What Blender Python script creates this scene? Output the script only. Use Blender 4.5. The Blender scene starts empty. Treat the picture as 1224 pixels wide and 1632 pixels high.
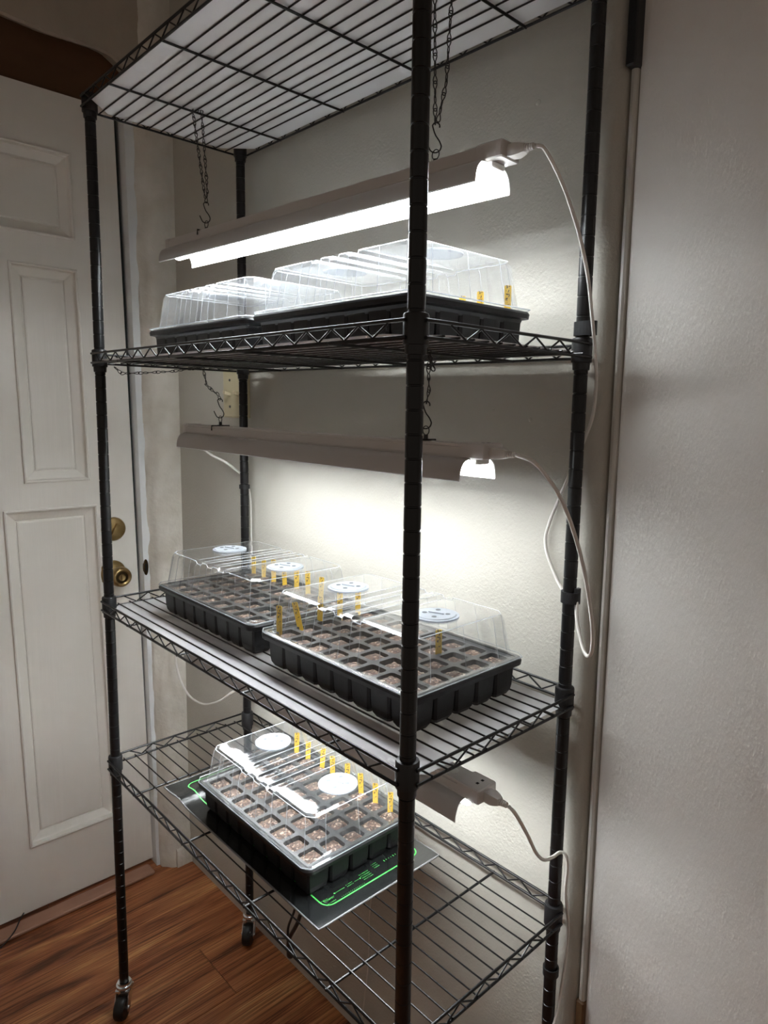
import bpy, math, random
from mathutils import Vector, Matrix
R = random.Random(7)
SC = bpy.context.scene
COL = SC.collection

# ------------------------------------------------------------------ camera
FPX, PPX, PPY = 1106.55, 670.27, 795.45            # focal length and principal point in the 1224x1632 frame
yaw, pitch, roll = -0.79413, 0.13241, 0.02106
cyw, syw, cp, sp = math.cos(yaw), math.sin(yaw), math.cos(pitch), math.sin(pitch)
fwd = Vector((syw*cp, cyw*cp, -sp)); rgt = Vector((cyw, -syw, 0)); upv = rgt.cross(fwd)
r2 = rgt*math.cos(roll) + upv*math.sin(roll); u2 = upv*math.cos(roll) - rgt*math.sin(roll)
cd = bpy.data.cameras.new('camera'); cam = bpy.data.objects.new('camera', cd); COL.objects.link(cam)
m = Matrix((r2, u2, -fwd)).transposed().to_4x4(); m.translation = Vector((1.4022, -0.5064, 1.3234))
cam.matrix_world = m
cd.sensor_fit = 'VERTICAL'; cd.sensor_height = 24.0; cd.lens = 24.0*FPX/1632.0
cd.shift_x = -(PPX-612)/1632.0; cd.shift_y = (PPY-816)/1632.0
cd.clip_start = 0.02
SC.camera = cam

# ------------------------------------------------------------------ world (dim, warm room) and exposure
w = bpy.data.worlds.new('world'); SC.world = w; w.use_nodes = True
bg = w.node_tree.nodes['Background']; bg.inputs[0].default_value = (1.0, 0.86, 0.74, 1); bg.inputs[1].default_value = 0.046
TUBE_STRENGTH = 13.4
SC.view_settings.view_transform = 'Standard'; SC.view_settings.look = 'None'
SC.view_settings.gamma = 1.0; SC.view_settings.use_curve_mapping = False
SC.view_settings.exposure = 2.0
SC.cycles.transparent_max_bounces = 32; SC.cycles.max_bounces = 14; SC.cycles.diffuse_bounces = 10
SC.cycles.use_denoising = True

# ------------------------------------------------------------------ materials
def new_mat(name):
    mt = bpy.data.materials.new(name); mt.use_nodes = True
    nt = mt.node_tree; b = nt.nodes['Principled BSDF']
    return mt, nt, b
def N(nt, typ, **kw):
    n = nt.nodes.new(typ)
    for k, v in kw.items():
        if k in n.inputs.keys(): n.inputs[k].default_value = v
        else: setattr(n, k, v)
    return n
def plain(name, col, rough=0.5, metal=0.0, spec=0.5):
    mt, nt, b = new_mat(name)
    b.inputs['Base Color'].default_value = (*col, 1); b.inputs['Roughness'].default_value = rough
    b.inputs['Metallic'].default_value = metal; b.inputs['Specular IOR Level'].default_value = spec
    return mt
def noisy(name, c1, c2, scale=20, rough=0.6, bump=0.0, bscale=200, stretch=(1, 1, 1), metal=0.0, detail=4, bdist=0.001, spec=0.4, coord='Object', c3=None, b2=None):
    mt, nt, b = new_mat(name)
    tc = N(nt, 'ShaderNodeTexCoord'); mp = N(nt, 'ShaderNodeMapping'); mp.inputs['Scale'].default_value = stretch
    nt.links.new(tc.outputs[coord], mp.inputs['Vector'])
    n = N(nt, 'ShaderNodeTexNoise', Scale=scale, Detail=detail); nt.links.new(mp.outputs[0], n.inputs['Vector'])
    cr = N(nt, 'ShaderNodeValToRGB'); cr.color_ramp.elements[0].position = 0.3; cr.color_ramp.elements[1].position = 0.7
    cr.color_ramp.elements[0].color = (*c1, 1); cr.color_ramp.elements[1].color = (*c2, 1)
    if c3:
        e = cr.color_ramp.elements.new(0.78); e.color = (*c3, 1)
    nt.links.new(n.outputs['Fac'], cr.inputs['Fac']); nt.links.new(cr.outputs[0], b.inputs['Base Color'])
    b.inputs['Roughness'].default_value = rough; b.inputs['Metallic'].default_value = metal; b.inputs['Specular IOR Level'].default_value = spec
    if bump:
        n2 = N(nt, 'ShaderNodeTexNoise', Scale=bscale, Detail=3)
        mp2 = N(nt, 'ShaderNodeMapping'); mp2.inputs['Scale'].default_value = b2 or stretch
        nt.links.new(tc.outputs[coord], mp2.inputs['Vector'])
        nt.links.new(mp2.outputs[0], n2.inputs['Vector'])
        bp = N(nt, 'ShaderNodeBump', Strength=bump, Distance=bdist)
        nt.links.new(n2.outputs['Fac'], bp.inputs['Height']); nt.links.new(bp.outputs[0], b.inputs['Normal'])
    return mt

M = {}
M['wall'] = noisy('cream_wall_paint', (.47, .45, .395), (.50, .48, .425), 6, .55, .7, 240, bdist=.0011)
M['plaster'] = noisy('old_plaster', (.60, .56, .48), (.74, .71, .64), 14, .7, .8, 60, bdist=.003)
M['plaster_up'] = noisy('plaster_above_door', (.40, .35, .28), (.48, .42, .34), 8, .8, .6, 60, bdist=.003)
M['jamb'] = noisy('door_jamb_paint', (.72, .76, .76), (.80, .82, .82), 10, .5, .3, 80)
M['panel'] = noisy('roller_painted_panel', (.72, .70, .665), (.76, .74, .705), 5, .5, .6, 330, bdist=.0013, b2=(1, 1, .35))
M['strip'] = noisy('painted_corner_strip', (.50, .48, .43), (.58, .56, .51), 12, .35, .4, 60, b2=(1, 1, .2))
M['door'] = noisy('white_door_paint', (.77, .745, .685), (.82, .795, .735), 5, .42, .45, 70, bdist=.0012, b2=(1, 1, .06))
M['ceiling'] = noisy('ceiling_plaster', (.42, .38, .32), (.5, .45, .38), 6, .8, .4, 60)
M['header'] = noisy('raw_header_wood', (.07, .030, .012), (.13, .06, .024), 8, .7, .4, 60, stretch=(1, .15, 1))
M['black_metal'] = plain('black_powder_coat', (.005, .005, .0055), .32, 0.0, .45)
M['black_plastic'] = plain('black_plastic', (.012, .012, .013), .42)
M['tray'] = noisy('black_tray_plastic', (.011, .011, .012), (.016, .016, .017), 30, .36, .2, 120)
M['cell'] = noisy('grey_cell_sheet', (.030, .031, .032), (.042, .043, .044), 30, .4)
M['liner'] = None
M['white_plastic'] = plain('white_plastic', (.66, .64, .60), .4)
M['vent'] = None
M['hole'] = plain('vent_hole_grey', (.07, .075, .08), .6)
M['housing'] = plain('painted_aluminium_housing', (.58, .55, .52), .45)
M['cord'] = plain('white_cord_rubber', (.72, .69, .64), .5)
M['chrome'] = plain('zinc_plating', (.72, .73, .74), .22, 1.0)
M['rubber'] = plain('black_wheel_rubber', (.01, .01, .01), .4)
M['brass'] = noisy('worn_brass', (.28, .19, .08), (.40, .29, .14), 40, .34, .1, 150, metal=1.0)
M['dark_brass'] = plain('dark_brass', (.05, .033, .016), .4, 1.0)
M['dark'] = plain('dark_void', (.006, .007, .006), .9)
M['seal'] = plain('dark_green_weather_seal', (.008, .014, .012), .7)
M['ivory'] = plain('ivory_switch_plate', (.56, .50, .32), .35)
M['ivory_toggle'] = plain('ivory_switch_toggle', (.66, .58, .40), .35)
M['green'] = plain('green_print', (.08, .55, .10), .4)
M['mat'] = noisy('black_heat_mat_vinyl', (.010, .011, .011), (.014, .015, .015), 30, .17, .5, 14, bdist=.003, spec=.9)
M['mat_edge'] = plain('heat_mat_pale_edge', (.20, .20, .20), .35)
M['wood_brown'] = noisy('brown_wood', (.10, .05, .02), (.17, .09, .04), 20, .6)
M['threshold'] = noisy('worn_threshold_wood', (.34, .17, .11), (.52, .30, .21), 10, .5, .3, 60, stretch=(1, .1, 1))
M['chain'] = plain('black_chain_steel', (.012, .011, .010), .4, .0)
M['clear_ring'] = plain('clear_plastic_cap', (.7, .7, .68), .2)
M['string'] = plain('thin_clear_tubing', (.62, .58, .52), .35)

# yellow tags with inked handwriting
def tag_mat():
    mt, nt, b = new_mat('yellow_tag_plastic')
    tc = N(nt, 'ShaderNodeTexCoord'); mp = N(nt, 'ShaderNodeMapping'); mp.inputs['Scale'].default_value = (1, 1, 1)
    nt.links.new(tc.outputs['Object'], mp.inputs[0])
    n = N(nt, 'ShaderNodeTexNoise', Scale=420.0, Detail=1.0); nt.links.new(mp.outputs[0], n.inputs['Vector'])
    sx = N(nt, 'ShaderNodeSeparateXYZ'); nt.links.new(tc.outputs['Object'], sx.inputs[0])
    ab = N(nt, 'ShaderNodeMath', operation='ABSOLUTE'); nt.links.new(sx.outputs['X'], ab.inputs[0])
    lt = N(nt, 'ShaderNodeMath', operation='LESS_THAN'); lt.inputs[1].default_value = .0026; nt.links.new(ab.outputs[0], lt.inputs[0])
    gz = N(nt, 'ShaderNodeMath', operation='GREATER_THAN'); gz.inputs[1].default_value = .024; nt.links.new(sx.outputs['Z'], gz.inputs[0])
    th = N(nt, 'ShaderNodeMath', operation='GREATER_THAN'); th.inputs[1].default_value = .56; nt.links.new(n.outputs['Fac'], th.inputs[0])
    m1 = N(nt, 'ShaderNodeMath', operation='MULTIPLY'); nt.links.new(lt.outputs[0], m1.inputs[0]); nt.links.new(gz.outputs[0], m1.inputs[1])
    m2 = N(nt, 'ShaderNodeMath', operation='MULTIPLY'); nt.links.new(m1.outputs[0], m2.inputs[0]); nt.links.new(th.outputs[0], m2.inputs[1])
    mx = N(nt, 'ShaderNodeMix', data_type='RGBA'); mx.inputs[6].default_value = (.62, .39, .02, 1); mx.inputs[7].default_value = (.04, .024, .005, 1)
    nt.links.new(m2.outputs[0], mx.inputs[0]); nt.links.new(mx.outputs[2], b.inputs['Base Color']); b.inputs['Roughness'].default_value = .45
    return mt
M['tag'] = tag_mat()
def vent_mat():
    mt, nt, b = new_mat('white_vent_plastic'); out = nt.nodes['Material Output']
    b.inputs['Base Color'].default_value = (.30, .32, .34, 1); b.inputs['Roughness'].default_value = .45
    tr = N(nt, 'ShaderNodeBsdfTranslucent'); tr.inputs[0].default_value = (.62, .66, .72, 1)
    mx = N(nt, 'ShaderNodeMixShader'); mx.inputs[0].default_value = .35
    nt.links.new(b.outputs[0], mx.inputs[1]); nt.links.new(tr.outputs[0], mx.inputs[2]); nt.links.new(mx.outputs[0], out.inputs[0])
    return mt
M['vent'] = vent_mat()

def liner_mat(name, ftr, ftp, refl):
    mt, nt, b = new_mat(name)
    out = nt.nodes['Material Output']
    b.inputs['Base Color'].default_value = (refl, refl, refl*1.02, 1); b.inputs['Roughness'].default_value = .4
    tr = N(nt, 'ShaderNodeBsdfTranslucent'); tr.inputs[0].default_value = (.82, .83, .84, 1)
    tp = N(nt, 'ShaderNodeBsdfTransparent')
    mx = N(nt, 'ShaderNodeMixShader'); mx.inputs[0].default_value = ftr
    nt.links.new(b.outputs[0], mx.inputs[1]); nt.links.new(tr.outputs[0], mx.inputs[2])
    m2 = N(nt, 'ShaderNodeMixShader'); m2.inputs[0].default_value = ftp
    nt.links.new(mx.outputs[0], m2.inputs[1]); nt.links.new(tp.outputs[0], m2.inputs[2])
    nt.links.new(m2.outputs[0], out.inputs[0])
    return mt
M['liner'] = liner_mat('frosted_clear_liner', .30, .14, .52); M['liner_white'] = liner_mat('white_liner', .08, .0, .90)

def dome_mat(name='clear_dome_plastic', haze=.05):
    mt, nt, b = new_mat(name); nt.nodes.remove(b); out = nt.nodes['Material Output']
    tp = N(nt, 'ShaderNodeBsdfTransparent'); tp.inputs[0].default_value = (.965, .97, .97, 1)
    gl = N(nt, 'ShaderNodeBsdfGlossy', Roughness=.07); gl.inputs[0].default_value = (1, 1, 1, 1)
    df = N(nt, 'ShaderNodeBsdfTranslucent'); df.inputs[0].default_value = (.85, .9, .95, 1)
    d2 = N(nt, 'ShaderNodeBsdfDiffuse'); d2.inputs[0].default_value = (.85, .9, .95, 1)
    md = N(nt, 'ShaderNodeMixShader'); md.inputs[0].default_value = .5
    nt.links.new(df.outputs[0], md.inputs[1]); nt.links.new(d2.outputs[0], md.inputs[2])
    tcw = N(nt, 'ShaderNodeTexCoord'); nw = N(nt, 'ShaderNodeTexNoise', Scale=16.0, Detail=1.0); nt.links.new(tcw.outputs['Object'], nw.inputs['Vector'])
    bw = N(nt, 'ShaderNodeBump', Strength=.35, Distance=.006); nt.links.new(nw.outputs['Fac'], bw.inputs['Height']); nt.links.new(bw.outputs[0], gl.inputs['Normal'])
    ge = N(nt, 'ShaderNodeNewGeometry'); dt = N(nt, 'ShaderNodeVectorMath', operation='DOT_PRODUCT')
    nt.links.new(ge.outputs['Incoming'], dt.inputs[0]); nt.links.new(ge.outputs['Normal'], dt.inputs[1])
    ab = N(nt, 'ShaderNodeMath', operation='ABSOLUTE'); nt.links.new(dt.outputs['Value'], ab.inputs[0])
    om = N(nt, 'ShaderNodeMath', operation='SUBTRACT'); om.inputs[0].default_value = 1.0; nt.links.new(ab.outputs[0], om.inputs[1])
    pw = N(nt, 'ShaderNodeMath', operation='POWER'); pw.inputs[1].default_value = 4.0; nt.links.new(om.outputs[0], pw.inputs[0])
    fr = N(nt, 'ShaderNodeMath', operation='MULTIPLY_ADD', use_clamp=True); fr.inputs[1].default_value = .9; fr.inputs[2].default_value = .085
    nt.links.new(pw.outputs[0], fr.inputs[0])
    mx = N(nt, 'ShaderNodeMixShader'); nt.links.new(fr.outputs[0], mx.inputs[0])
    nt.links.new(tp.outputs[0], mx.inputs[1]); nt.links.new(gl.outputs[0], mx.inputs[2])
    m2 = N(nt, 'ShaderNodeMixShader'); m2.inputs[0].default_value = haze
    nt.links.new(mx.outputs[0], m2.inputs[1]); nt.links.new(md.outputs[0], m2.inputs[2])
    nt.links.new(m2.outputs[0], out.inputs[0])
    return mt
M['dome'] = dome_mat(haze=.022); M['dome_misty'] = dome_mat('misted_dome_plastic', .085); M['fold_glint'] = dome_mat('fold_glint_plastic', .30)

def emit_mat():
    mt, nt, b = new_mat('led_diffuser')
    b.inputs['Base Color'].default_value = (.9, .9, .9, 1)
    b.inputs['Emission Color'].default_value = (.95, .985, 1.0, 1); b.inputs['Emission Strength'].default_value = TUBE_STRENGTH
    return mt
M['led'] = emit_mat()
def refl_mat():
    mt, nt, b = new_mat('shade_grey_reflector')
    b.inputs['Base Color'].default_value = (.50, .48, .46, 1); b.inputs['Roughness'].default_value = .4  # outside of the reflector, its shade put into a grey tone
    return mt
M['reflector'] = refl_mat(); M['lit_side'] = plain('white_lit_side', (.86, .88, .90), .35)

def soil_mat():
    mt, nt, b = new_mat('potting_soil')
    tc = N(nt, 'ShaderNodeTexCoord')
    oi = N(nt, 'ShaderNodeObjectInfo')
    ad = N(nt, 'ShaderNodeVectorMath', operation='ADD'); nt.links.new(tc.outputs['Object'], ad.inputs[0]); nt.links.new(oi.outputs['Location'], ad.inputs[1])
    v = N(nt, 'ShaderNodeTexVoronoi', Scale=330.0); nt.links.new(ad.outputs[0], v.inputs['Vector'])
    cr = N(nt, 'ShaderNodeValToRGB'); e = cr.color_ramp.elements
    e[0].position = 0; e[0].color = (.020, .010, .006, 1); e[1].position = .55; e[1].color = (.075, .038, .024, 1)
    x = e.new(.82); x.color = (.14, .078, .05, 1); x = e.new(.93); x.color = (.34, .26, .20, 1)
    sp_ = N(nt, 'ShaderNodeSeparateColor'); nt.links.new(v.outputs['Color'], sp_.inputs[0])
    nt.links.new(sp_.outputs[0], cr.inputs[0]); nt.links.new(cr.outputs[0], b.inputs['Base Color'])
    b.inputs['Roughness'].default_value = .75
    bp = N(nt, 'ShaderNodeBump', Strength=1.0, Distance=.004); nt.links.new(sp_.outputs[1], bp.inputs['Height']); nt.links.new(bp.outputs[0], b.inputs['Normal'])
    return mt
M['soil'] = soil_mat()

def plank_mat():
    mt, nt, b = new_mat('red_brown_laminate')
    tc = N(nt, 'ShaderNodeTexCoord'); oi = N(nt, 'ShaderNodeObjectInfo')
    mp = N(nt, 'ShaderNodeMapping'); mp.inputs['Scale'].default_value = (9, 1.1, 1)
    sc_ = N(nt, 'ShaderNodeVectorMath', operation='SCALE'); sc_.inputs[3].default_value = 7.3
    nt.links.new(oi.outputs['Location'], sc_.inputs[0])
    ad = N(nt, 'ShaderNodeVectorMath', operation='ADD'); nt.links.new(tc.outputs['Object'], mp.inputs[0])
    nt.links.new(mp.outputs[0], ad.inputs[0]); nt.links.new(sc_.outputs[0], ad.inputs[1])
    n = N(nt, 'ShaderNodeTexNoise', Scale=2.2, Detail=6.0, Roughness=.6, Distortion=.6); nt.links.new(ad.outputs[0], n.inputs['Vector'])
    cr = N(nt, 'ShaderNodeValToRGB'); e = cr.color_ramp.elements
    e[0].position = .34; e[0].color = (.14, .042, .015, 1); e[1].position = .68; e[1].color = (.80, .42, .17, 1)
    x = e.new(.46); x.color = (.42, .145, .055, 1); x = e.new(.58); x.color = (.56, .225, .085, 1)
    nt.links.new(n.outputs['Fac'], cr.inputs[0])
    n3 = N(nt, 'ShaderNodeTexNoise', Scale=9.0, Detail=4.0); mp3 = N(nt, 'ShaderNodeMapping'); mp3.inputs['Scale'].default_value = (6, .35, 1)
    nt.links.new(ad.outputs[0], mp3.inputs[0]); nt.links.new(mp3.outputs[0], n3.inputs['Vector'])
    c3 = N(nt, 'ShaderNodeValToRGB'); c3.color_ramp.elements[0].position = .36; c3.color_ramp.elements[0].color = (.30, .26, .25, 1)
    c3.color_ramp.elements[1].position = .55; c3.color_ramp.elements[1].color = (1, 1, 1, 1)
    nt.links.new(n3.outputs['Fac'], c3.inputs[0])
    mu = N(nt, 'ShaderNodeMix', data_type='RGBA', blend_type='MULTIPLY'); mu.inputs[0].default_value = 1.0
    nt.links.new(cr.outputs[0], mu.inputs[6]); nt.links.new(c3.outputs[0], mu.inputs[7])
    nt.links.new(mu.outputs[2], b.inputs['Base Color'])
    b.inputs['Roughness'].default_value = .33; b.inputs['Specular IOR Level'].default_value = .35
    bp = N(nt, 'ShaderNodeBump', Strength=.12, Distance=.001); nt.links.new(n3.outputs['Fac'], bp.inputs['Height']); nt.links.new(bp.outputs[0], b.inputs['Normal'])
    return mt
M['plank'] = plank_mat()

# ------------------------------------------------------------------ mesh helpers
class MB:
    def __init__(s): s.v = []; s.f = []
    def add(s, vs, fs):
        o = len(s.v); s.v += [tuple(x) for x in vs]; s.f += [tuple(i+o for i in f) for f in fs]; return s
    def box(s, a, b):
        x0, y0, z0 = a; x1, y1, z1 = b
        return s.add([(x0,y0,z0),(x1,y0,z0),(x1,y1,z0),(x0,y1,z0),(x0,y0,z1),(x1,y0,z1),(x1,y1,z1),(x0,y1,z1)],
                     [(0,3,2,1),(4,5,6,7),(0,1,5,4),(1,2,6,5),(2,3,7,6),(3,0,4,7)])
    def bevbox(s, a, b, r=.003):
        # box with chamfered vertical and top edges
        x0, y0, z0 = a; x1, y1, z1 = b
        def ring(i, z):
            c = r
            return [(x0+i+c,y0+i,z),(x1-i-c,y0+i,z),(x1-i,y0+i+c,z),(x1-i,y1-i-c,z),(x1-i-c,y1-i,z),(x0+i+c,y1-i,z),(x0+i,y1-i-c,z),(x0+i,y0+i+c,z)]
        return s.loft([ring(r, z0), ring(0, z0+r), ring(0, z1-r), ring(r, z1)], cap=True)
    def loft(s, rings, cap=False, close=True):
        n = len(rings[0]); vs = [p for r in rings for p in r]; fs = []
        for k in range(len(rings)-1):
            for i in range(n if close else n-1):
                j = (i+1) % n
                fs.append((k*n+i, k*n+j, (k+1)*n+j, (k+1)*n+i))
        if cap:
            fs.append(tuple(reversed(range(n)))); fs.append(tuple((len(rings)-1)*n+i for i in range(n)))
        return s.add(vs, fs)
    def lathe(s, prof, c=(0,0,0), n=16, axis='z', cap=True):
        rings = []
        for r, z in prof:
            rg = []
            for i in range(n):
                a = 2*math.pi*i/n; x, y = r*math.cos(a), r*math.sin(a)
                q = {'z': (x, y, z), 'x': (z, x, y), 'y': (y, z, x)}[axis]
                rg.append((c[0]+q[0], c[1]+q[1], c[2]+q[2]))
            rings.append(rg)
        return s.loft(rings, cap=cap)
    def tube(s, pts, r, n=6, closed=False, cap=True, flat=1.0):
        P = [Vector(p) for p in pts]; rings = []; K = len(P)
        ref = None
        for i in range(K):
            if closed: t = P[(i+1) % K]-P[i-1]
            else: t = P[min(i+1, K-1)]-P[max(i-1, 0)]
            t.normalize()
            if ref is None:
                ref = t.cross(Vector((0,0,1)))
                if ref.length < .1: ref = t.cross(Vector((1,0,0)))
            ref = (ref - t*ref.dot(t)).normalized(); b = t.cross(ref)
            rr = r(i/(K-1)) if callable(r) else r
            rings.append([tuple(P[i]+ref*math.cos(2*math.pi*k/n)*rr*flat+b*math.sin(2*math.pi*k/n)*rr) for k in range(n)])
        if closed: rings.append(rings[0])
        return s.loft(rings, cap=cap and not closed)
    def prism(s, poly, z0, z1):
        n = len(poly)
        return s.loft([[(x, y, z0) for x, y in poly], [(x, y, z1) for x, y in poly]], cap=True)
    def mesh(s, name, mat, smooth=False):
        me = bpy.data.meshes.new(name); me.from_pydata(s.v, [], s.f); me.update()
        me.materials.append(mat)
        if smooth:
            for p in me.polygons: p.use_smooth = True
        return me
def fix_normals(me):
    import bmesh
    bm = bmesh.new(); bm.from_mesh(me); bmesh.ops.recalc_face_normals(bm, faces=bm.faces); bm.to_mesh(me); bm.free()
def link(name, me, parent=None, loc=(0,0,0), rot=None):
    o = bpy.data.objects.new(name, me); COL.objects.link(o); o.location = loc
    if rot: o.rotation_euler = rot
    if parent: o.parent = parent
    return o
def build(mb, name, mat, parent=None, loc=(0,0,0), smooth=False, rot=None, angle=None):
    me = mb.mesh(name, mat, smooth); fix_normals(me)
    if smooth and angle:
        try: me.set_sharp_from_angle(angle=angle)
        except Exception: pass
    return link(name, me, parent, loc, rot)
def thing(name, label, cat, loc=(0,0,0), group=None, rz=0):
    o = bpy.data.objects.new(name, None); COL.objects.link(o); o.location = loc; o.rotation_euler = (0, 0, rz)
    o.empty_display_size = .02
    return tag(o, label, cat, group)
def tag(o, label, cat, group=None):
    o['label'] = label; o['category'] = cat
    if group: o['group'] = group
    return o
def struct(o): o['kind'] = 'structure'; return o
def catmull(pts, k=8):
    P = [Vector(p) for p in pts]; P = [P[0]*2-P[1]] + P + [P[-1]*2-P[-2]]; out = []
    for i in range(1, len(P)-2):
        for j in range(k):
            t = j/k; a, b, c, d = P[i-1], P[i], P[i+1], P[i+2]
            out.append(.5*((2*b)+(c-a)*t+(2*a-5*b+4*c-d)*t*t+(3*b-a-3*c+d)*t**3))
    out.append(P[-2]); return out
def rrect(x0, x1, y0, y1, r, z, seg=4):
    pts = []
    for cx, cy, a0 in ((x1-r, y0+r, -90), (x1-r, y1-r, 0), (x0+r, y1-r, 90), (x0+r, y0+r, 180)):
        for i in range(seg+1):
            a = math.radians(a0+90*i/seg); pts.append((cx+r*math.cos(a), cy+r*math.sin(a), z))
    return pts
def hnoise(x, y, z=0):
    from mathutils import noise
    return noise.noise(Vector((x, y, z)))

# ------------------------------------------------------------------ measures
L, W = 0.875, 0.308                      # post centre to post centre
ZS = [0.562, 0.900, 1.386, 1.845]        # underside of the corner sleeves of the four shelves
YW = 0.34                                # back wall
XD = -0.45                               # door face
CEIL = 2.42

# ------------------------------------------------------------------ setting: floor
fl = MB().box((-.75, -1.7, -.02), (2.3, .5, -.0075))
floor = struct(build(fl, 'floor', M['dark']))
PWID, PLEN = .1755, 1.21
offs = [.13, .74, .36, .98, .52]
nx = 0
x = -.0535-PWID*4
PX0 = x
col_i = 0
plank_meshes = {}
while x < 2.2:
    y = -1.7 - (offs[col_i % 5])
    while y < .45:
        y0, y1 = max(y, -1.7), min(y+PLEN, .47)
        if y1-y0 > .03:
            ln = round(y1-y0, 3)
            if ln not in plank_meshes:
                mb = MB().bevbox((-PWID/2+.0004, -ln/2+.0004, -.0075), (PWID/2-.0004, ln/2-.0004, 0), .0009)
                me = mb.mesh('floor_plank', M['plank']); fix_normals(me); plank_meshes[ln] = me
            link('floor_plank', plank_meshes[ln], floor, (x+PWID/2, (y0+y1)/2, R.uniform(-.0001, .0)))
        y += PLEN
    x += PWID; col_i += 1

# ------------------------------------------------------------------ setting: back wall with bullnose end
prof = [(-.60, YW), (.866, YW)]
for i in range(1, 9):
    a = math.pi/2*i/8; prof.append((.866+.027*math.sin(a), YW+.027*(1-math.cos(a))))
prof += [(.893, .395), (-.60, .395)]
wb = MB().prism(prof, 0, CEIL)
o = build(wb, 'wall_back', M['wall'], smooth=True, angle=math.radians(40)); struct(o)
# small dents and a nail head on the wall
for (px, pz, r) in ((.762, 1.754, .0045), (.771, 1.308, .0035), (.70, 1.32, .002)):
    c = MB().lathe([(.0002, -.002), (r*.7, -.0018), (r, 0), (r, .0005)], (px, YW, pz), 10, 'y')
    build(c, 'wall_plug', M['wall'], o, smooth=True)
# painted slab right of the corner
pn = MB().box((.9075, .362, 0), (2.3, .40, CEIL)); o = struct(build(pn, 'wall_right', M['panel']))
# bead strip in the joint
st = MB().prism([(.8945, .395), (.8945, .362), (.897, .3575), (.9015, .3565), (.905, .3585), (.9058, .362), (.9058, .395)], .418, 1.762)
struct(build(st, 'trim_1', M['strip'], smooth=True, angle=.7))
st = MB().bevbox((.8935, .345, 1.762), (.9085, .394, CEIL), .002); struct(build(st, 'trim_2', M['black_plastic']))
st = MB().bevbox((.8935, .3535, 0), (.9072, .394, .418), .002); struct(build(st, 'trim_3', M['wood_brown']))

# ------------------------------------------------------------------ setting: left wall pieces round the door
# jamb edge
jb = MB(); nz = 60; rings = []
for k in range(nz+1):
    z = 2.04*k/nz; s_ = .015*(1.0-z)
    q = .0016*hnoise(3.1, z*9)
    rings.append([(XD-.05, .243+s_, z), (-.424+q, .245+s_*.8, z), (-.421+q, .262+s_*.5, z), (-.421, .30, z), (XD-.05, .30, z)])
jb.loft(rings, cap=True); struct(build(jb, 'trim_4', M['jamb'], smooth=True, angle=.6))
# plaster reveal between jamb and corner
base = [(-.50, .270), (-.4225, .258), (-.416, .264), (-.404, .270), (-.395, .277), (-.389, .287), (-.386, .30), (-.385, .315), (-.385, .33), (-.385, .36), (-.50, .36)]
pl = MB(); nz = 150; rings = []
for k in range(nz+1):
    z = CEIL*k/nz; s_ = .010*(1.0-z); rg = []
    for i, (a, b) in enumerate(base):
        dx = dy = 0
        if 1 <= i <= 6:
            f = 1.0 if i in (2, 3, 4) else .45
            dx = f*(.0065*hnoise(i*1.3, z*13)+.003*hnoise(i*2.7+9, z*40)); dy = f*(.005*hnoise(i*1.7+20, z*9) + .0025*hnoise(i*3.7+29, z*35)) + s_*.6
        if z < .14 and 1 <= i <= 9:
            g = 1-z/.14
            dx += .012*g*(.6+1.1*hnoise(i*.9+4, z*30)) if i < 9 else .004*g
        rg.append((a+dx, b+dy, z))
    rings.append(rg)
pl.loft(rings, cap=True); struct(build(pl, 'wall_left', M['plaster'], smooth=True, angle=.9))
# broken base piece at the corner
bb = MB(); rings = []
for k in range(13):
    y = .296+.044*k/12
    h = .052+.012*hnoise(y*60, 2)+ .01*k/12; d = .006+.003*hnoise(y*80, 5)
    rings.append([(-.3875, y, 0), (-.3845+d*1.2+.004, y, 0), (-.3845+d+.003, y, h-.006), (-.384+d-.002, y, h), (-.3875, y, h+.004)])
bb.loft(rings, cap=True); struct(build(bb, 'baseboard_left', M['plaster'], smooth=True, angle=.6))
# header behind torn plaster
hd = MB().box((XD-.06, -1.7, 2.04), (XD-.012, .28, CEIL)); hdo = struct(build(hd, 'trim_5', M['header']))
build(MB().box((XD-.06, -1.7, 0), (XD+.045, -.625, 2.17)), 'side_casing', M['plaster'], hdo)
# torn plaster above it
edge = [(.272, 2.06), (.262, 2.085), (.245, 2.108), (.225, 2.126), (.20, 2.139), (.17, 2.144), (.13, 2.143), (.08, 2.1405), (.04, 2.141), (-.02, 2.1455), (-.10, 2.15), (-.3, 2.158), (-.8, 2.165), (-1.7, 2.17)]
ed = []
for i in range(len(edge)-1):
    for k in range(5):
        t = k/5; y = edge[i][0]*(1-t)+edge[i+1][0]*t; z = edge[i][1]*(1-t)+edge[i+1][1]*t
        ed.append((y, z+.0025*hnoise(y*50, z*20)))
ed.append(edge[-1])
tp = MB(); rings = []
for y, z in ed:
    rings.append([(XD-.011, y, z+.02), (XD+.015, y, z+.012), (XD+.040, y, z), (XD+.0465, y, z+.004), (XD+.049, y, z+.02), (XD+.05, y, CEIL), (XD-.011, y, CEIL)])
tp.loft(rings, cap=True); struct(build(tp, 'wall_above_door', M['plaster_up'], smooth=True, angle=.6))
ce = MB().box((-.75, -1.7, CEIL), (2.3, .5, CEIL+.03)); struct(build(ce, 'ceiling', M['ceiling']))

# ------------------------------------------------------------------ the door (sags a little: sheared)
SH = .019
def dy(y, z): return y - SH*(z-1.0)
door = MB()
DY1, DY0, DZ0, DZ1 = .238, -.62, .012, 2.036
panels = [(-.125, .128, 1.706, 1.904), (-.022, .129, 1.120, 1.637), (-.072, .142, .186, 1.056),
          (-.55, -.25, 1.706, 1.904), (-.55, -.20, 1.120, 1.637), (-.55, -.22, .186, 1.056)]
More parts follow.
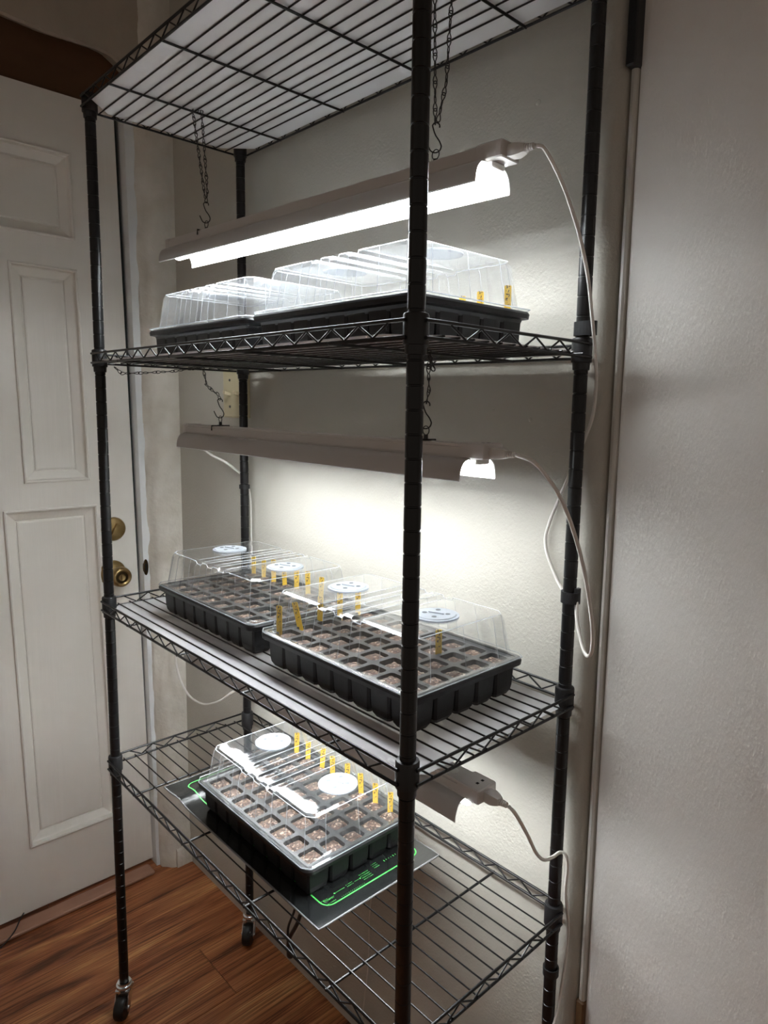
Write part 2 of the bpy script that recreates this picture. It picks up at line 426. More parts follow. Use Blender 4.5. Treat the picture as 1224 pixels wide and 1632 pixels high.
# front skin as a grid with holes at the panels
ys = sorted({DY0, DY1} | {q for p_ in panels for q in p_[:2]}); zs = sorted({DZ0, DZ1} | {q for p_ in panels for q in p_[2:]})
def inside(y, z): return any(a < y < b and c < z < d for a, b, c, d in panels)
for i in range(len(ys)-1):
    for j in range(len(zs)-1):
        y0, y1, z0, z1 = ys[i], ys[i+1], zs[j], zs[j+1]
        if not inside((y0+y1)/2, (z0+z1)/2):
            door.add([(XD, y0, z0), (XD, y1, z0), (XD, y1, z1), (XD, y0, z1)], [(0, 1, 2, 3)])
door.add([(XD, DY0, DZ0), (XD, DY1, DZ0), (XD, DY1, DZ1), (XD, DY0, DZ1), (XD-.035, DY0, DZ0), (XD-.035, DY1, DZ0), (XD-.035, DY1, DZ1), (XD-.035, DY0, DZ1)],
         [(0, 4, 5, 1), (1, 5, 6, 2), (2, 6, 7, 3), (3, 7, 4, 0), (4, 7, 6, 5)])
door.v = [(x, dy(y, z), z) for x, y, z in door.v]
me = door.mesh('door_1', M['door']); me.update()
door_o = struct(link('door_1', me))
# raised panels with mouldings: each one a child piece
def rect(y0, y1, z0, z1, i, x): return [(x, y0+i, z0+i), (x, y1-i, z0+i), (x, y1-i, z1-i), (x, y0+i, z1-i)]
for (a, b, c, d) in panels:
    steps = [(0, 0), (0, .005), (.003, .0065), (.006, .005), (.0075, -.007), (.010, -.009), (.026, -.0155), (.028, -.018), (.030, -.018)]
    mb = MB().loft([rect(a, b, c, d, i, XD+h) for i, h in steps])
    mb.v = [(x, dy(y, z), z) for x, y, z in mb.v]
    build(mb, 'panel_moulding', M['door'], door_o)
    mb = MB().loft([rect(a, b, c, d, .030, XD-.018), rect(a, b, c, d, .0308, XD-.0145), rect(a, b, c, d, .034, XD-.0135)])
    n0 = len(mb.v); mb.f.append((n0-4, n0-3, n0-2, n0-1))
    mb.v = [(x, dy(y, z), z) for x, y, z in mb.v]
    build(mb, 'door_panel', M['door'], door_o)
# seal gap, wide at the top
sl = MB(); rings = []
for k in range(41):
    z = .012+2.024*k/40; y = dy(DY1, z); wd = .0018+.0055*min(1, max(0, (z-.55)/1.0)); q = .0006*hnoise(z*14, 8)
    rings.append([(XD-.03, y+.0005, z), (XD-.004, y+.0005, z), (XD-.004, y+wd+q, z), (XD-.03, y+wd+q, z)])
sl.loft(rings, cap=True); build(sl, 'weather_seal', M['seal'], door_o)
# hardware
def dp(y, z): return (XD, y, z)
db = thing('deadbolt', 'round brass deadbolt with thumb turn on the door', 'lock', (XD, .180, .987))
build(MB().lathe([(.0315, .0002), (.0315, .003), (.029, .007), (.020, .0085), (.018, .009)], (0,0,0), 36, 'x'), 'rosette', M['brass'], db, smooth=True, angle=.7)
tt = MB().box((.009, -.004, -.015), (.020, .004, .015)); tt.v = [(x, y*math.cos(.5)+z*math.sin(.5), z*math.cos(.5)-y*math.sin(.5)) for x, y, z in tt.v]
build(tt, 'thumb_turn', M['brass'], db)
kn = thing('door_knob', 'round brass door knob with keyed centre below the deadbolt', 'door knob', (XD, .174, .869))
build(MB().lathe([(.034, .0002), (.034, .003), (.031, .008), (.022, .013), (.014, .016), (.012, .03)], (0,0,0), 36, 'x'), 'rosette', M['brass'], kn, smooth=True, angle=.7)
build(MB().lathe([(.012, .028), (.017, .034), (.024, .044), (.0265, .054), (.025, .064), (.021, .069), (.017, .0685), (.015, .065)], (0,0,0), 32, 'x'), 'knob', M['brass'], kn, smooth=True)
kc = build(MB().lathe([(.0155, .062), (.0155, .0655), (.009, .066), (.0085, .063)], (0,0,0), 24, 'x'), 'keyhole_ring', M['dark_brass'], kn, smooth=True, angle=.6)
build(MB().box((.063, -.001, -.006), (.0672, .001, .006)), 'turn_button', M['brass'], kc)
sk = thing('strike_plate', 'dark oval strike plate on the jamb beside the knob', 'strike plate', (-.4235, .2485, .878))
pts = [(0, .0065*math.sin(t_*math.pi/12)*1.0, .022*math.cos(t_*math.pi/12)) for t_ in range(24)]
build(MB().loft([[(-.0045, y+.0035, z) for _, y, z in pts], [(.002, y+.0035, z) for _, y, z in pts], [(.0026, y*.8+.0035, z*.9) for _, y, z in pts]], cap=True), 'plate', M['dark_brass'], sk, smooth=True, angle=.6)
build(MB().box((.0024, .001, -.009), (.0030, .006, .009)), 'latch_hole', M['dark'], sk)
# threshold board
tb = tag(build(MB().bevbox((-.438, -1.1, 0), (-.3915, .238, .010), .003), 'threshold_board', M['threshold']), 'flat wooden threshold board lying along the foot of the door', 'board')
cb = tag(build(MB().tube(catmull([(-.36, -.20, .006), (-.372, -.15, .010), (-.40, -.115, .013), (-.437, -.092, .0125), (-.446, -.08, .02)]), .0017, 6), 'power_lead', M['black_plastic'], smooth=True), 'short black cord poking out from under the door', 'cord')

# ------------------------------------------------------------------ light switch
sw = thing('light_switch', 'ivory double toggle light switch plate on the wall behind the rack', 'light switch', (-.083, YW, 1.345))
rgs = []
for i, h in ((0, 0), (0, -.002), (.003, -.005), (.006, -.0058)):
    rgs.append([(-.058+i, h, -.057+i), (.058-i, h, -.057+i), (.058-i, h, .057-i), (-.058+i, h, .057-i)])
build(MB().loft(rgs, cap=True), 'cover_plate', M['ivory'], sw)
for sx_ in (-.023, .023):
    t_ = MB().box((-.0045, -.018, -.004), (.0045, 0, .004)); t_.v = [(x+sx_, y-.004, z-.004-(y*.35)) for x, y, z in t_.v]
    build(t_, 'toggle', M['ivory_toggle'], sw)
    for zz in (-.031, .031): build(MB().lathe([(.0028, -.0072), (.0032, -.0055)], (sx_, 0, zz), 10, 'y'), 'screw', M['hole'], sw)

# ------------------------------------------------------------------ the rack
RC = (L/2, W/2, 0)
rack = thing('wire_shelving_rack', 'tall black four-tier wire shelving rack on casters', 'shelving rack', RC)
def rl(x, y, z): return (x-RC[0], y-RC[1], z-RC[2])
# posts: ringed tube, sharing one mesh
PR = .0095; PB, PT = .075, 1.880
prof = [(PR*.9, 0)]
z = .004; prof.append((PR, .002))
k = 1
while PB + .0254*k < PT-.01:
    zz = .0254*k
    prof += [(PR, zz-.0012), (PR-.0008, zz-.0006), (PR-.0008, zz+.0006), (PR, zz+.0012)]; k += 1
prof += [(PR, PT-PB-.003), (PR*.7, PT-PB)]
pm = MB().lathe(prof, (0,0,0), 20).mesh('post', M['black_metal'], True); fix_normals(pm); pm.set_sharp_from_angle(angle=.5)
cm = {}
# caster meshes
c1 = MB().lathe([(.006, .058), (.006, .080)], (0,0,0), 12).lathe([(.0135, .0745), (.0135, .0695), (.0165, .0685), (.017, .064), (.0155, .0615), (.0155, .0585)], (0,0,0), 20)
cm['bearing'] = c1.mesh('bearing', M['chrome'], True); fix_normals(cm['bearing']); cm['bearing'].set_sharp_from_angle(angle=.6)
fk = MB()
for s_ in (-1, 1):
    poly = [(-.014, .060), (.013, .060), (.014, .052), (.023, .026), (.022, .018), (.013, .018), (-.006, .044)]
    fk.loft([[(a, s_*.0128, b) for a, b in poly], [(a, s_*.0148, b) for a, b in poly]], cap=True)
fk.box((-.014, -.0148, .0565), (.014, .0148, .0595))
cm['fork'] = fk.mesh('fork', M['chrome']); fix_normals(cm['fork'])
wh = MB().lathe([(.016, -.0105), (.0225, -.0105), (.025, -.007), (.0255, 0), (.025, .007), (.0225, .0105), (.016, .0105)], (.016, 0, .0255), 28, 'y')
cm['wheel'] = wh.mesh('wheel', M['rubber'], True); fix_normals(cm['wheel']); cm['wheel'].set_sharp_from_angle(angle=.6)
hb = MB().lathe([(.004, -.0165), (.004, .0165)], (.016, 0, .0255), 10, 'y')
cm['axle'] = hb.mesh('axle', M['chrome']); fix_normals(cm['axle'])
br = MB().bevbox((.022, -.010, .030), (.044, .010, .037), .002); br.v = [(x, y, z+(x-.022)*.35) for x, y, z in br.v]
cm['brake'] = br.mesh('brake_lever', M['black_plastic']); fix_normals(cm['brake'])
for (px_, py_, ang, brake) in ((0, 0, -.75, 0), (L, 0, .4, 1), (0, W, -.80, 0), (L, W, 4.4, 1)):
    link('post', pm, rack, rl(px_, py_, PB))
    f_ = link('caster', cm['fork'], rack, rl(px_, py_, 0), (0, 0, ang))
    link('bearing', cm['bearing'], f_); link('wheel', cm['wheel'], f_); link('axle', cm['axle'], f_)
    if brake: link('brake_lever', cm['brake'], f_)
# shelf pieces
WO = .0152                                # wire frame lies outside the posts
ZLO, ZUP, ZDK, ZCB = .007, .0245, .0102, .0068
sm = MB().lathe([(.0098, -.010), (.0113, -.0095), (.0118, 0), (.0137, .0005), (.0137, .030), (.0128, .032), (.0098, .033)], (0,0,0), 24).mesh('corner_sleeve', M['black_plastic'], True); fix_normals(sm); sm.set_sharp_from_angle(angle=.5)
dm = MB().lathe([(.00125, -WO-.003), (.00125, L+WO+.003)], (0,0,0), 6, 'x').mesh('deck_wire', M['black_metal'], True); fix_normals(dm); dm.set_sharp_from_angle(angle=.8)
xm = MB().lathe([(.0021, -WO-.002), (.0021, W+WO+.002)], (0,0,0), 8, 'y').mesh('cross_bar', M['black_metal'], True); fix_normals(xm); xm.set_sharp_from_angle(angle=.8)
lm = MB().lathe([(.0021, 0), (.0021, L)], (0,0,0), 8, 'x').mesh('long_rail', M['black_metal'], True); fix_normals(lm); lm.set_sharp_from_angle(angle=.8)
tm = MB().lathe([(.0021, 0), (.0021, W)], (0,0,0), 8, 'y').mesh('end_rail', M['black_metal'], True); fix_normals(tm); tm.set_sharp_from_angle(angle=.8)
def zig(n0, n1, pitch, lo, hi):
    pts = []; k = 0
    t = n0
    up = True
    while t < n1+.001:
        pts.append((t, hi if up else lo)); up = not up; t += pitch/2
    # soften corners
    out = []
    for i, (t, z) in enumerate(pts):
        if i in (0, len(pts)-1): out.append((t, z)); continue
        s_ = 1 if z == hi else -1
        out += [(t-.002, z-s_*.0012), (t, z), (t+.002, z-s_*.0012)]
    return out
zl = zig(.021, .850, .0487, ZLO+.0015, ZUP-.0015)
zlm = MB().tube([(t, 0, z) for t, z in zl], .0013, 6).mesh('long_zigzag', M['black_metal'], True); fix_normals(zlm)
ze = zig(.036, .280, .0495, ZLO+.0015, ZUP-.0015)
zem = MB().tube([(0, t, z) for t, z in ze], .0013, 6).mesh('end_zigzag', M['black_metal'], True); fix_normals(zem)
for zi, z0 in enumerate(ZS):
    # one shelf = a part (its front lower rail) carrying the other pieces
    sh = build(MB().lathe([(.0021, 0), (.0021, L)], (0, 0, 0), 8, 'x'), 'wire_shelf', M['black_metal'], rack, rl(0, -WO, z0+ZLO), smooth=True)
    def sl_(x, y, z): return (x, y+WO, z-ZLO)
    link('long_rail', lm, sh, sl_(0, -WO, ZUP))
    link('long_rail', lm, sh, sl_(0, W+WO, ZUP)); link('long_rail', lm, sh, sl_(0, W+WO, ZLO))
    for x_ in (-WO, L+WO):
        for z_ in (ZUP, ZLO): link('end_rail', tm, sh, sl_(x_, 0, z_))
        link('end_zigzag', zem, sh, sl_(x_, 0, 0))
    for y_ in (-WO, W+WO): link('long_zigzag', zlm, sh, sl_(0, y_, 0))
    for k in range(12): link('deck_wire', dm, sh, sl_(0, .0236*(k+1), ZDK))
    for x_ in (.131, .336, .541, .747): link('cross_bar', xm, sh, sl_(x_, 0, ZCB))
    for (px_, py_) in ((0, 0), (L, 0), (0, W), (L, W)): link('corner_sleeve', sm, sh, sl_(px_, py_, 0))

# ------------------------------------------------------------------ shelf liners
names = {1: 'white plastic liner sheet on the middle wire shelf under two trays', 2: 'white plastic liner sheet on the upper wire shelf', 3: 'white plastic liner sheet on the topmost wire shelf'}
ZLN = ZDK+.0014
for i in (1, 2, 3):
    c = .022 if i == 1 else .050; ex = .008 if i == 1 else .0128; e0 = 0 if i == 1 else .0128
    poly = [(-ex+c, -e0), (L+ex-c, -e0), (L+ex, c-e0), (L+ex, W+e0-c), (L+ex-c, W+e0), (-ex+c, W+e0), (-ex, W+e0-c), (-ex, c-e0)]
    sheet = MB().add([(x, y, ZS[i]+.0091) for x, y in poly], [tuple(range(8))]) if i == 1 else MB().prism(poly, ZS[i]+ZLN, ZS[i]+ZLN+.0009)
    tag(build(sheet, 'shelf_liner', M['liner' if i == 1 else 'liner_white']), names[i], 'shelf liner', 'white shelf liners')
TZ = ZLN+.0012                            # where a tray stands above a sleeve's underside

# ------------------------------------------------------------------ seed trays
TL, TW, TH, CP = .350, .227, .055, .0406
def tray_meshes():
    d = {}
    x1, y1 = TL/2, TW/2
    rim = MB()
    # rolled rim + skirt
    prof = [(0.0, TH-.010), (-.001, TH-.004), (.001, TH-.001), (.004, TH), (.0085, TH-.0005)]
    rings = [rrect(-x1+i, x1-i, -y1+i, y1-i, max(.004, .014-i), z, 4) for i, z in prof]
    inner = [rrect(-x1+i, x1-i, -y1+i, y1-i, max(.004, .014-i), z, 4) for i, z in ((.002, TH-.010), (.009, TH-.0115), (.0115, TH-.0175))]
    rim.loft(list(reversed(inner)) + rings)
    d['rim'] = rim
    # cell sheet with openings, pot walls inside and outside
    cs = MB()
    cx0, cy0 = -4*CP, -2.5*CP; hw = .0162
    zt = TH-.0035
    # sheet around the cells: outer frame
    X0, X1, Y0, Y1 = -x1+.0085, x1-.0085, -y1+.0085, y1-.0085
    cs.add([(X0, Y0, zt+.002), (X1, Y0, zt+.002), (X1, Y1, zt+.002), (X0, Y1, zt+.002), (cx0, cy0, zt), (-cx0, cy0, zt), (-cx0, -cy0, zt), (cx0, -cy0, zt)],
           [(0, 1, 5, 4), (1, 2, 6, 5), (2, 3, 7, 6), (3, 0, 4, 7)])
    pots = MB()
    for i in range(8):
        for j in range(5):
            cx, cy = cx0+CP*(i+.5), cy0+CP*(j+.5)
            sq = [(cx-CP/2, cy-CP/2), (cx+CP/2, cy-CP/2), (cx+CP/2, cy+CP/2), (cx-CP/2, cy+CP/2)]
            op = rrect(cx-hw, cx+hw, cy-hw, cy+hw, .005, zt, 2)
            n = len(op)
            # ring between square and rounded opening
            o_ = len(cs.v); cs.v += [(a, b, zt) for a, b in sq] + op
            # op order starts at corner (x1,y0) -> groups of 3 per corner: 0:(+,-) 1:(+,+) 2:(-,+) 3:(-,-)
            sqi = {0: 1, 1: 2, 2: 3, 3: 0}
            for c in range(4):
                g = [o_+4+c*3+q for q in range(3)]
                cs.f.append((o_+sqi[c], g[1], g[0])); cs.f.append((o_+sqi[c], g[2], g[1]))
                nx_ = o_+4+((c+1) % 4)*3
                cs.f.append((o_+sqi[c], o_+sqi[(c+1) % 4], nx_, g[2]))
            low = rrect(cx-hw*.93, cx+hw*.93, cy-hw*.93, cy+hw*.93, .005, zt-.022, 2)
            cs.loft([op, low])
            # outside of the pot, seen at the tray's skirt
            if i in (0, 7) or j in (0, 4):
                ax0, ax1, ay0, ay1 = cx-.0196, cx+.0196, cy-.0196, cy+.0196
                if i == 0: ax0 = -x1+.0105
                if i == 7: ax1 = x1-.0105
                if j == 0: ay0 = -y1+.0105
                if j == 4: ay1 = y1-.0105
                t = .0062
                b0 = lambda v, lo: v+t if lo else v-t
                pots.loft([rrect(b0(ax0,1), b0(ax1,0), b0(ay0,1), b0(ay1,0), .003, 0, 1), rrect(ax0+.0026, ax1-.0026, ay0+.0026, ay1-.0026, .003, .006, 1), rrect(ax0+.0012, ax1-.0012, ay0+.0012, ay1-.0012, .003, .014, 1), rrect(ax0, ax1, ay0, ay1, .003, TH-.0125, 1)], cap=True)
    d['cells'] = cs; d['pots'] = pots
    return d
tm_ = tray_meshes()
ME_rim = tm_['rim'].mesh('tray_rim', M['tray'], True); fix_normals(ME_rim); ME_rim.set_sharp_from_angle(angle=.5)
ME_cells = tm_['cells'].mesh('cell_sheet', M['cell'])
ME_pots = tm_['pots'].mesh('tray_side_pots', M['tray']); fix_normals(ME_pots)
# soil plugs, three variants
soils = []
for v in range(3):
    mb = MB(); n = 6; hw = .0156
    for a in range(n+1):
        for b in range(n+1):
            x_, y_ = -hw+2*hw*a/n, -hw+2*hw*b/n
            edge_ = max(abs(a-n/2), abs(b-n/2))/(n/2)
            mb.v.append((x_*(.97 if edge_ == 1 else 1), y_*(.97 if edge_ == 1 else 1), .003*(1-edge_**3)+.0022*hnoise(x_*220+v*7, y_*220, v)))
    for a in range(n):
        for b in range(n): mb.f.append((a*(n+1)+b, (a+1)*(n+1)+b, (a+1)*(n+1)+b+1, a*(n+1)+b+1))
    soils.append(mb.mesh('soil_plug', M['soil'], True))
def make_tray(label, x0, y0, z, soil_z=TH-.0058):
    t = thing('seed_tray', label, 'seed tray', (x0+TL/2, y0+TW/2, z), 'seed trays on the rack')
    link('tray_rim', ME_rim, t); link('cell_sheet', ME_cells, t); link('tray_side_pots', ME_pots, t)
    for i in range(8):
        for j in range(5):
            link('soil_plug', soils[R.randrange(3)], t, (-4*CP+CP*(i+.5), -2.5*CP+CP*(j+.5), soil_z-.003+R.uniform(-.0025, .001)), (0, 0, R.randrange(4)*math.pi/2))
    return t
# ------------------------------------------------------------------ humidity domes
DH = .066                                  # dome height above the rim
def dome_mesh():
    mb = MB(); x1, y1 = TL/2+.001, TW/2+.001
    # x stations along the length with top height profile (three grooves across)
    g = [(.34, .40), (.47, .53), (.60, .66)]
    us = [0, .02]
    st = [(0.0, 0), (.05, 0), (.11, 0), (.17, 0), (.25, 0), (.325, 0)]
    top = []
    xs = [.0, .04, .12, .20, .27]
    for a, b in g: xs += [a-.006, a+.003, b-.003, b+.006]
    xs = sorted(xs + [.72, .80, .88, .96, 1.0])
    def h(u):
        for a, b in g:
            if a < u < b: return -.0045
        return 0
    # perimeter points at each station, front and back
    n = len(xs); lx = 2*(x1-.013)
    def side_in(u):                         # small flutes down the side walls
        return .0014 if (int(u*12) % 2) else 0
    def ring(inset, z, hz=0.0, flute=0.0, rnd=0.0):
        fr = []; bk = []
        for u in xs:
            X = -x1+inset+(2*(x1-inset))*u
            f = flute*side_in(u); dz = hz*h(u)
            # rounded corners: pull in the end points
            e = rnd if u in (0.0, 1.0) else 0
            fr.append((X, -y1+inset+f+e, z+dz)); bk.append((X, y1-inset-f-e, z+dz))
        # end walls: mid points
        yy = y1-inset
        er = [(x1-inset-flute*(.0014 if k % 2 else 0), -yy+2*yy*k/6, z) for k in range(1, 6)]
        el = [(-x1+inset+flute*(.0014 if k % 2 else 0), yy-2*yy*k/6, z) for k in range(1, 6)]
        return fr + er + list(reversed(bk)) + el
    z0 = TH+.0006
    rings = [ring(-.0005, z0+.0002, rnd=.010), ring(.0005, z0+.0022, rnd=.010), ring(.003, z0+.0030, rnd=.010), ring(.0105, z0+.0026, rnd=.008), ring(.0125, z0+.0045, flute=1, rnd=.008),
             ring(.0165, z0+DH*.5, flute=1, rnd=.009), ring(.0195, z0+DH*.86, flute=1, hz=.6, rnd=.010), ring(.0225, z0+DH*.96, hz=1, rnd=.010), ring(.028, z0+DH, hz=1, rnd=.010)]
    mb.loft(rings)
    base = (len(rings)-1)*len(rings[0])
    N_ = len(rings[0])
    # top strips between front and back stations
    for i in range(n-1):
        a, b = base+i, base+i+1
        c, d = base+n+5+(n-1-(i+1)), base+n+5+(n-1-i)
        mb.f.append((a, b, c, d))
    # end caps of the top (between the end mid points and the first/last station)
    mb.f.append(tuple([base+n-1] + [base+n+k for k in range(5)] + [base+n+5]))
    mb.f.append(tuple([base+n+5+n-1] + [base+n+5+n+k for k in range(5)] + [base]))
    # whitish beads on the folds, edge glints put into their colour: along the top edge, across the top at the grooves, down the walls
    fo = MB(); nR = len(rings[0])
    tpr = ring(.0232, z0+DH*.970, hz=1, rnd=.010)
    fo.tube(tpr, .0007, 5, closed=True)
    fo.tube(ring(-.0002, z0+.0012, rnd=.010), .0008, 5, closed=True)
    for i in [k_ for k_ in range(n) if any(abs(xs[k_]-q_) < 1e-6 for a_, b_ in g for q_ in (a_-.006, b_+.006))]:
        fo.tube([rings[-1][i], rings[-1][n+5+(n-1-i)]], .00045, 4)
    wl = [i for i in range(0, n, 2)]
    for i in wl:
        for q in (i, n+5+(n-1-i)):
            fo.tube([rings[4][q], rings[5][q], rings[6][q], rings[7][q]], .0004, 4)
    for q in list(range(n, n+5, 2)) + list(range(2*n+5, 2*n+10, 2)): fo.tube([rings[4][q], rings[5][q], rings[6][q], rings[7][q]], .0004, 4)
    return mb, fo
DMB, FOL = dome_mesh()
ME_fold_glint = FOL.mesh('dome_fold_glints', M['fold_glint'], True); fix_normals(ME_fold_glint)
ME_dome = {}
for key in ('dome', 'dome_misty'):
    ME_dome[key] = DMB.mesh('dome_shell', M[key]); fix_normals(ME_dome[key])
vm = MB().lathe([(.0325, 0), (.0325, .0022), (.0305, .0028), (.030, .0022), (.0285, .0022), (.0275, .0036), (.020, .0040), (.006, .0038)], (0,0,0), 40).mesh('vent_dial', M['vent'], True); fix_normals(vm); vm.set_sharp_from_angle(angle=.6)
hm = MB().lathe([(.0036, 0), (.0036, .0006)], (0,0,0), 14).mesh('vent_hole', M['hole']); fix_normals(hm)
nm = MB().bevbox((-.012, -.0012, 0), (.012, .0012, .0022), .0005).mesh('dial_grip', M['vent']); fix_normals(nm)
def make_dome(label, x0, y0, z, key='dome'):
    t = thing('humidity_dome', label, 'dome', (x0+TL/2, y0+TW/2, z), 'clear tray domes')
    sh_ = link('dome_shell', ME_dome[key], t); link('dome_fold_glints', ME_fold_glint, sh_)
    for u in (.235, .795):
        v = link('vent_dial', vm, t, ((u-.5)*TL, 0, TH+.0006+DH+.0001))
        for k in range(4):
            a = .6+k*math.pi/2; link('vent_hole', hm, v, (.0165*math.cos(a), .0165*math.sin(a), .0037))
        link('dial_grip', nm, v, (0, 0, .0036), (0, 0, .3))
    return t
ZA = ZS[1]+TZ; ZE = ZS[2]+TZ; MATZ = ZS[0]+ZDK+.0014; ZC = MATZ+.0034
spots = [
 ('A', .095, .057, ZA, 'dome', 'black seed tray on the middle shelf, the left one nearer the door', 'clear vented dome over the left tray of the middle shelf'),
 ('B', .472, .056, ZA, 'dome', 'black seed tray on the middle shelf, the right one with five end tags', 'clear vented dome over the right tray of the middle shelf'),
 ('C', .2635, .047, ZC, 'dome', 'black seed tray on the bottom shelf standing on the heat mat', 'clear vented dome over the tray on the heat mat'),
 ('D', .088, .057, ZE, 'dome_misty', 'black seed tray on the upper shelf, the left one nearer the door', 'misted clear dome over the left tray of the upper shelf'),
 ('E', .464, .052, ZE, 'dome_misty', 'black seed tray on the upper shelf, the right one nearer the camera', 'misted clear dome over the right tray of the upper shelf')]
for k, x0, y0, z, dk, la, lb in spots:
    make_tray(la, x0, y0, z); make_dome(lb, x0, y0, z, dk)

# ------------------------------------------------------------------ yellow plant tags
gm = MB(); poly = [(0, -.004), (.0045, .006), (.0048, .0535), (.0036, .055), (-.0036, .055), (-.0048, .0535), (-.0045, .006)]
gm.loft([[(x, -.0005, z) for x, z in poly], [(x, .0005, z) for x, z in poly]], cap=True)
ME_tag = gm.mesh('plant_tag', M['tag']); fix_normals(ME_tag)
ordn = ['first', 'second', 'third', 'fourth', 'fifth', 'sixth', 'seventh', 'eighth']
def plant_tag(x, y, z, label, rz=0.0, rx=0.0, ry=0.0, group=None):
    o = link('plant_tag', ME_tag, None, (x, y, z), (rx, ry, rz)); return tag(o, label, 'plant tag', group)
zt = ZC+TH-.020
for i, x_ in enumerate((.289, .328, .374, .410, .453, .495, .534, .573)):
    plant_tag(x_, .2505, zt-.002+R.uniform(-.002, .002), 'yellow plant tag in the heat mat tray, %s from the left' % ordn[i], R.uniform(.5, 1.0), R.uniform(-.06, .06), R.uniform(-.06, .06), 'tags in the heat mat tray')
zt = ZA+TH-.022
B_ = [(.489, .083, .55, 0, 0, 'nearest the camera'), (.491, .124, .7, .05, -.2, 'second from the front, tilted'), (.484, .165, .6, 0, .03, 'third from the front'), (.486, .206, .6, 0, 0, 'fourth from the front'), (.488, .244, .6, 0, 0, 'fifth, at the back')]
for x_, y_, rz, rx, ry, s_ in B_:
    plant_tag(x_, y_, zt+.006, 'yellow tag at the left end of the right middle tray, ' + s_, rz, rx, ry, 'tags in the right middle tray')
plant_tag(.722, .206, zt, 'lone yellow plant tag in the right half of the right middle tray', .6, .05, 0, 'tags in the right middle tray')
for i, x_ in enumerate((.121, .160, .199, .240, .281, .320, .360)):
    plant_tag(x_, .2575, zt+R.uniform(-.002, .006), 'yellow plant tag in the back row of the left middle tray, %s from the door' % ordn[i], R.uniform(.4, .9), R.uniform(-.05, .05), R.uniform(-.05, .05), 'tags in the left middle tray')
zt = ZE+TH-.026
for i, x_ in enumerate((.705, .739, .788)):
    plant_tag(x_, .255, zt+.003*i, 'yellow plant tag in the right upper shelf tray, ' + ('leftmost', 'middle', 'rightmost')[i] + ' of the three', .7, 0, 0, 'tags in the right upper tray')

# ------------------------------------------------------------------ heat mat
MX0, MX1, MY0, MY1 = .156, .662, .034, .282
def matz(x, y):
    # curls up a little outside the tray at the left and front
    z = 0
    dxl = max(0, .262-x); dfr = max(0, .052-y)
    z += .0055*math.exp(-((x-.215)/.022)**2)*max(0, min(1, (.17-y)/.08))
    z += .0018*(hnoise(x*14, y*14, 3)+.5)*min(1, dxl/.03)
    return max(0, z)
mb = MB(); nx_, ny_ = 64, 32
def mat_grid(off):
    return [(MX0+(MX1-MX0)*i/nx_, MY0+(MY1-MY0)*j/ny_, MATZ+off+matz(MX0+(MX1-MX0)*i/nx_, MY0+(MY1-MY0)*j/ny_)) for i in range(nx_+1) for j in range(ny_+1)]
mb.v = mat_grid(.0) + mat_grid(.0028); K = (nx_+1)*(ny_+1)
for i in range(nx_):
    for j in range(ny_):
        a, b, c, d = i*(ny_+1)+j, (i+1)*(ny_+1)+j, (i+1)*(ny_+1)+j+1, i*(ny_+1)+j+1
        mb.f += [(a, d, c, b), (a+K, b+K, c+K, d+K)]
for i in range(nx_):
    a, b = i*(ny_+1), (i+1)*(ny_+1); mb.f.append((a, b, b+K, a+K))
    a, b = a+ny_, b+ny_; mb.f.append((b, a, a+K, b+K))
for j in range(ny_):
    a, b = j, j+1; mb.f.append((b, a, a+K, b+K)); a, b = nx_*(ny_+1)+j, nx_*(ny_+1)+j+1; mb.f.append((a, b, b+K, a+K))
hmat = thing('heat_mat', 'black seedling heat mat with green printed border on the bottom shelf', 'heat mat', (MX0, MY0, MATZ))
def ml(mbx): mbx.v = [(x-MX0, y-MY0, z-MATZ) for x, y, z in mbx.v]; return mbx
build(ml(mb), 'mat_pad', M['mat'], hmat, smooth=True, angle=.8)
# pale welded edge
per = [(MX0+(MX1-MX0)*i/40, MY0) for i in range(40)] + [(MX1, MY0+(MY1-MY0)*i/20) for i in range(20)] + [(MX1-(MX1-MX0)*i/40, MY1) for i in range(40)] + [(MX0, MY1-(MY1-MY0)*i/20) for i in range(20)]
build(ml(MB().tube([(x, y, MATZ+.0014+matz(x, y)) for x, y in per], .0017, 6, closed=True)), 'welded_edge', M['mat_edge'], hmat, smooth=True)
# printed border
def strip(path, wd, z_off=.0031):
    mbx = MB(); P = [Vector((x, y, 0)) for x, y in path]
    for i in range(len(P)):
        t = (P[min(i+1, len(P)-1)]-P[max(i-1, 0)]).normalized(); nrm = Vector((-t.y, t.x, 0))*wd/2
        for q in (P[i]-nrm, P[i]+nrm): mbx.v.append((q.x, q.y, MATZ+z_off+matz(q.x, q.y)))
        if i: mbx.f.append((2*i-2, 2*i-1, 2*i+1, 2*i))
    return mbx
bx0, bx1, by0, by1, rr = MX0+.022, MX1-.026, MY0+.033, MY1-.02, .016
brd = []
for q in rrect(bx0, bx1, by0, by1, rr, 0, 6): brd.append((q[0], q[1]))
dense = []
for i in range(len(brd)):
    a, b = brd[i], brd[(i+1) % len(brd)]; n = max(1, int(math.dist(a, b)/.008))
    dense += [(a[0]+(b[0]-a[0])*k/n, a[1]+(b[1]-a[1])*k/n) for k in range(n)]
dense.append(dense[0])
build(ml(strip(dense, .0024)), 'border_print', M['green'], hmat)
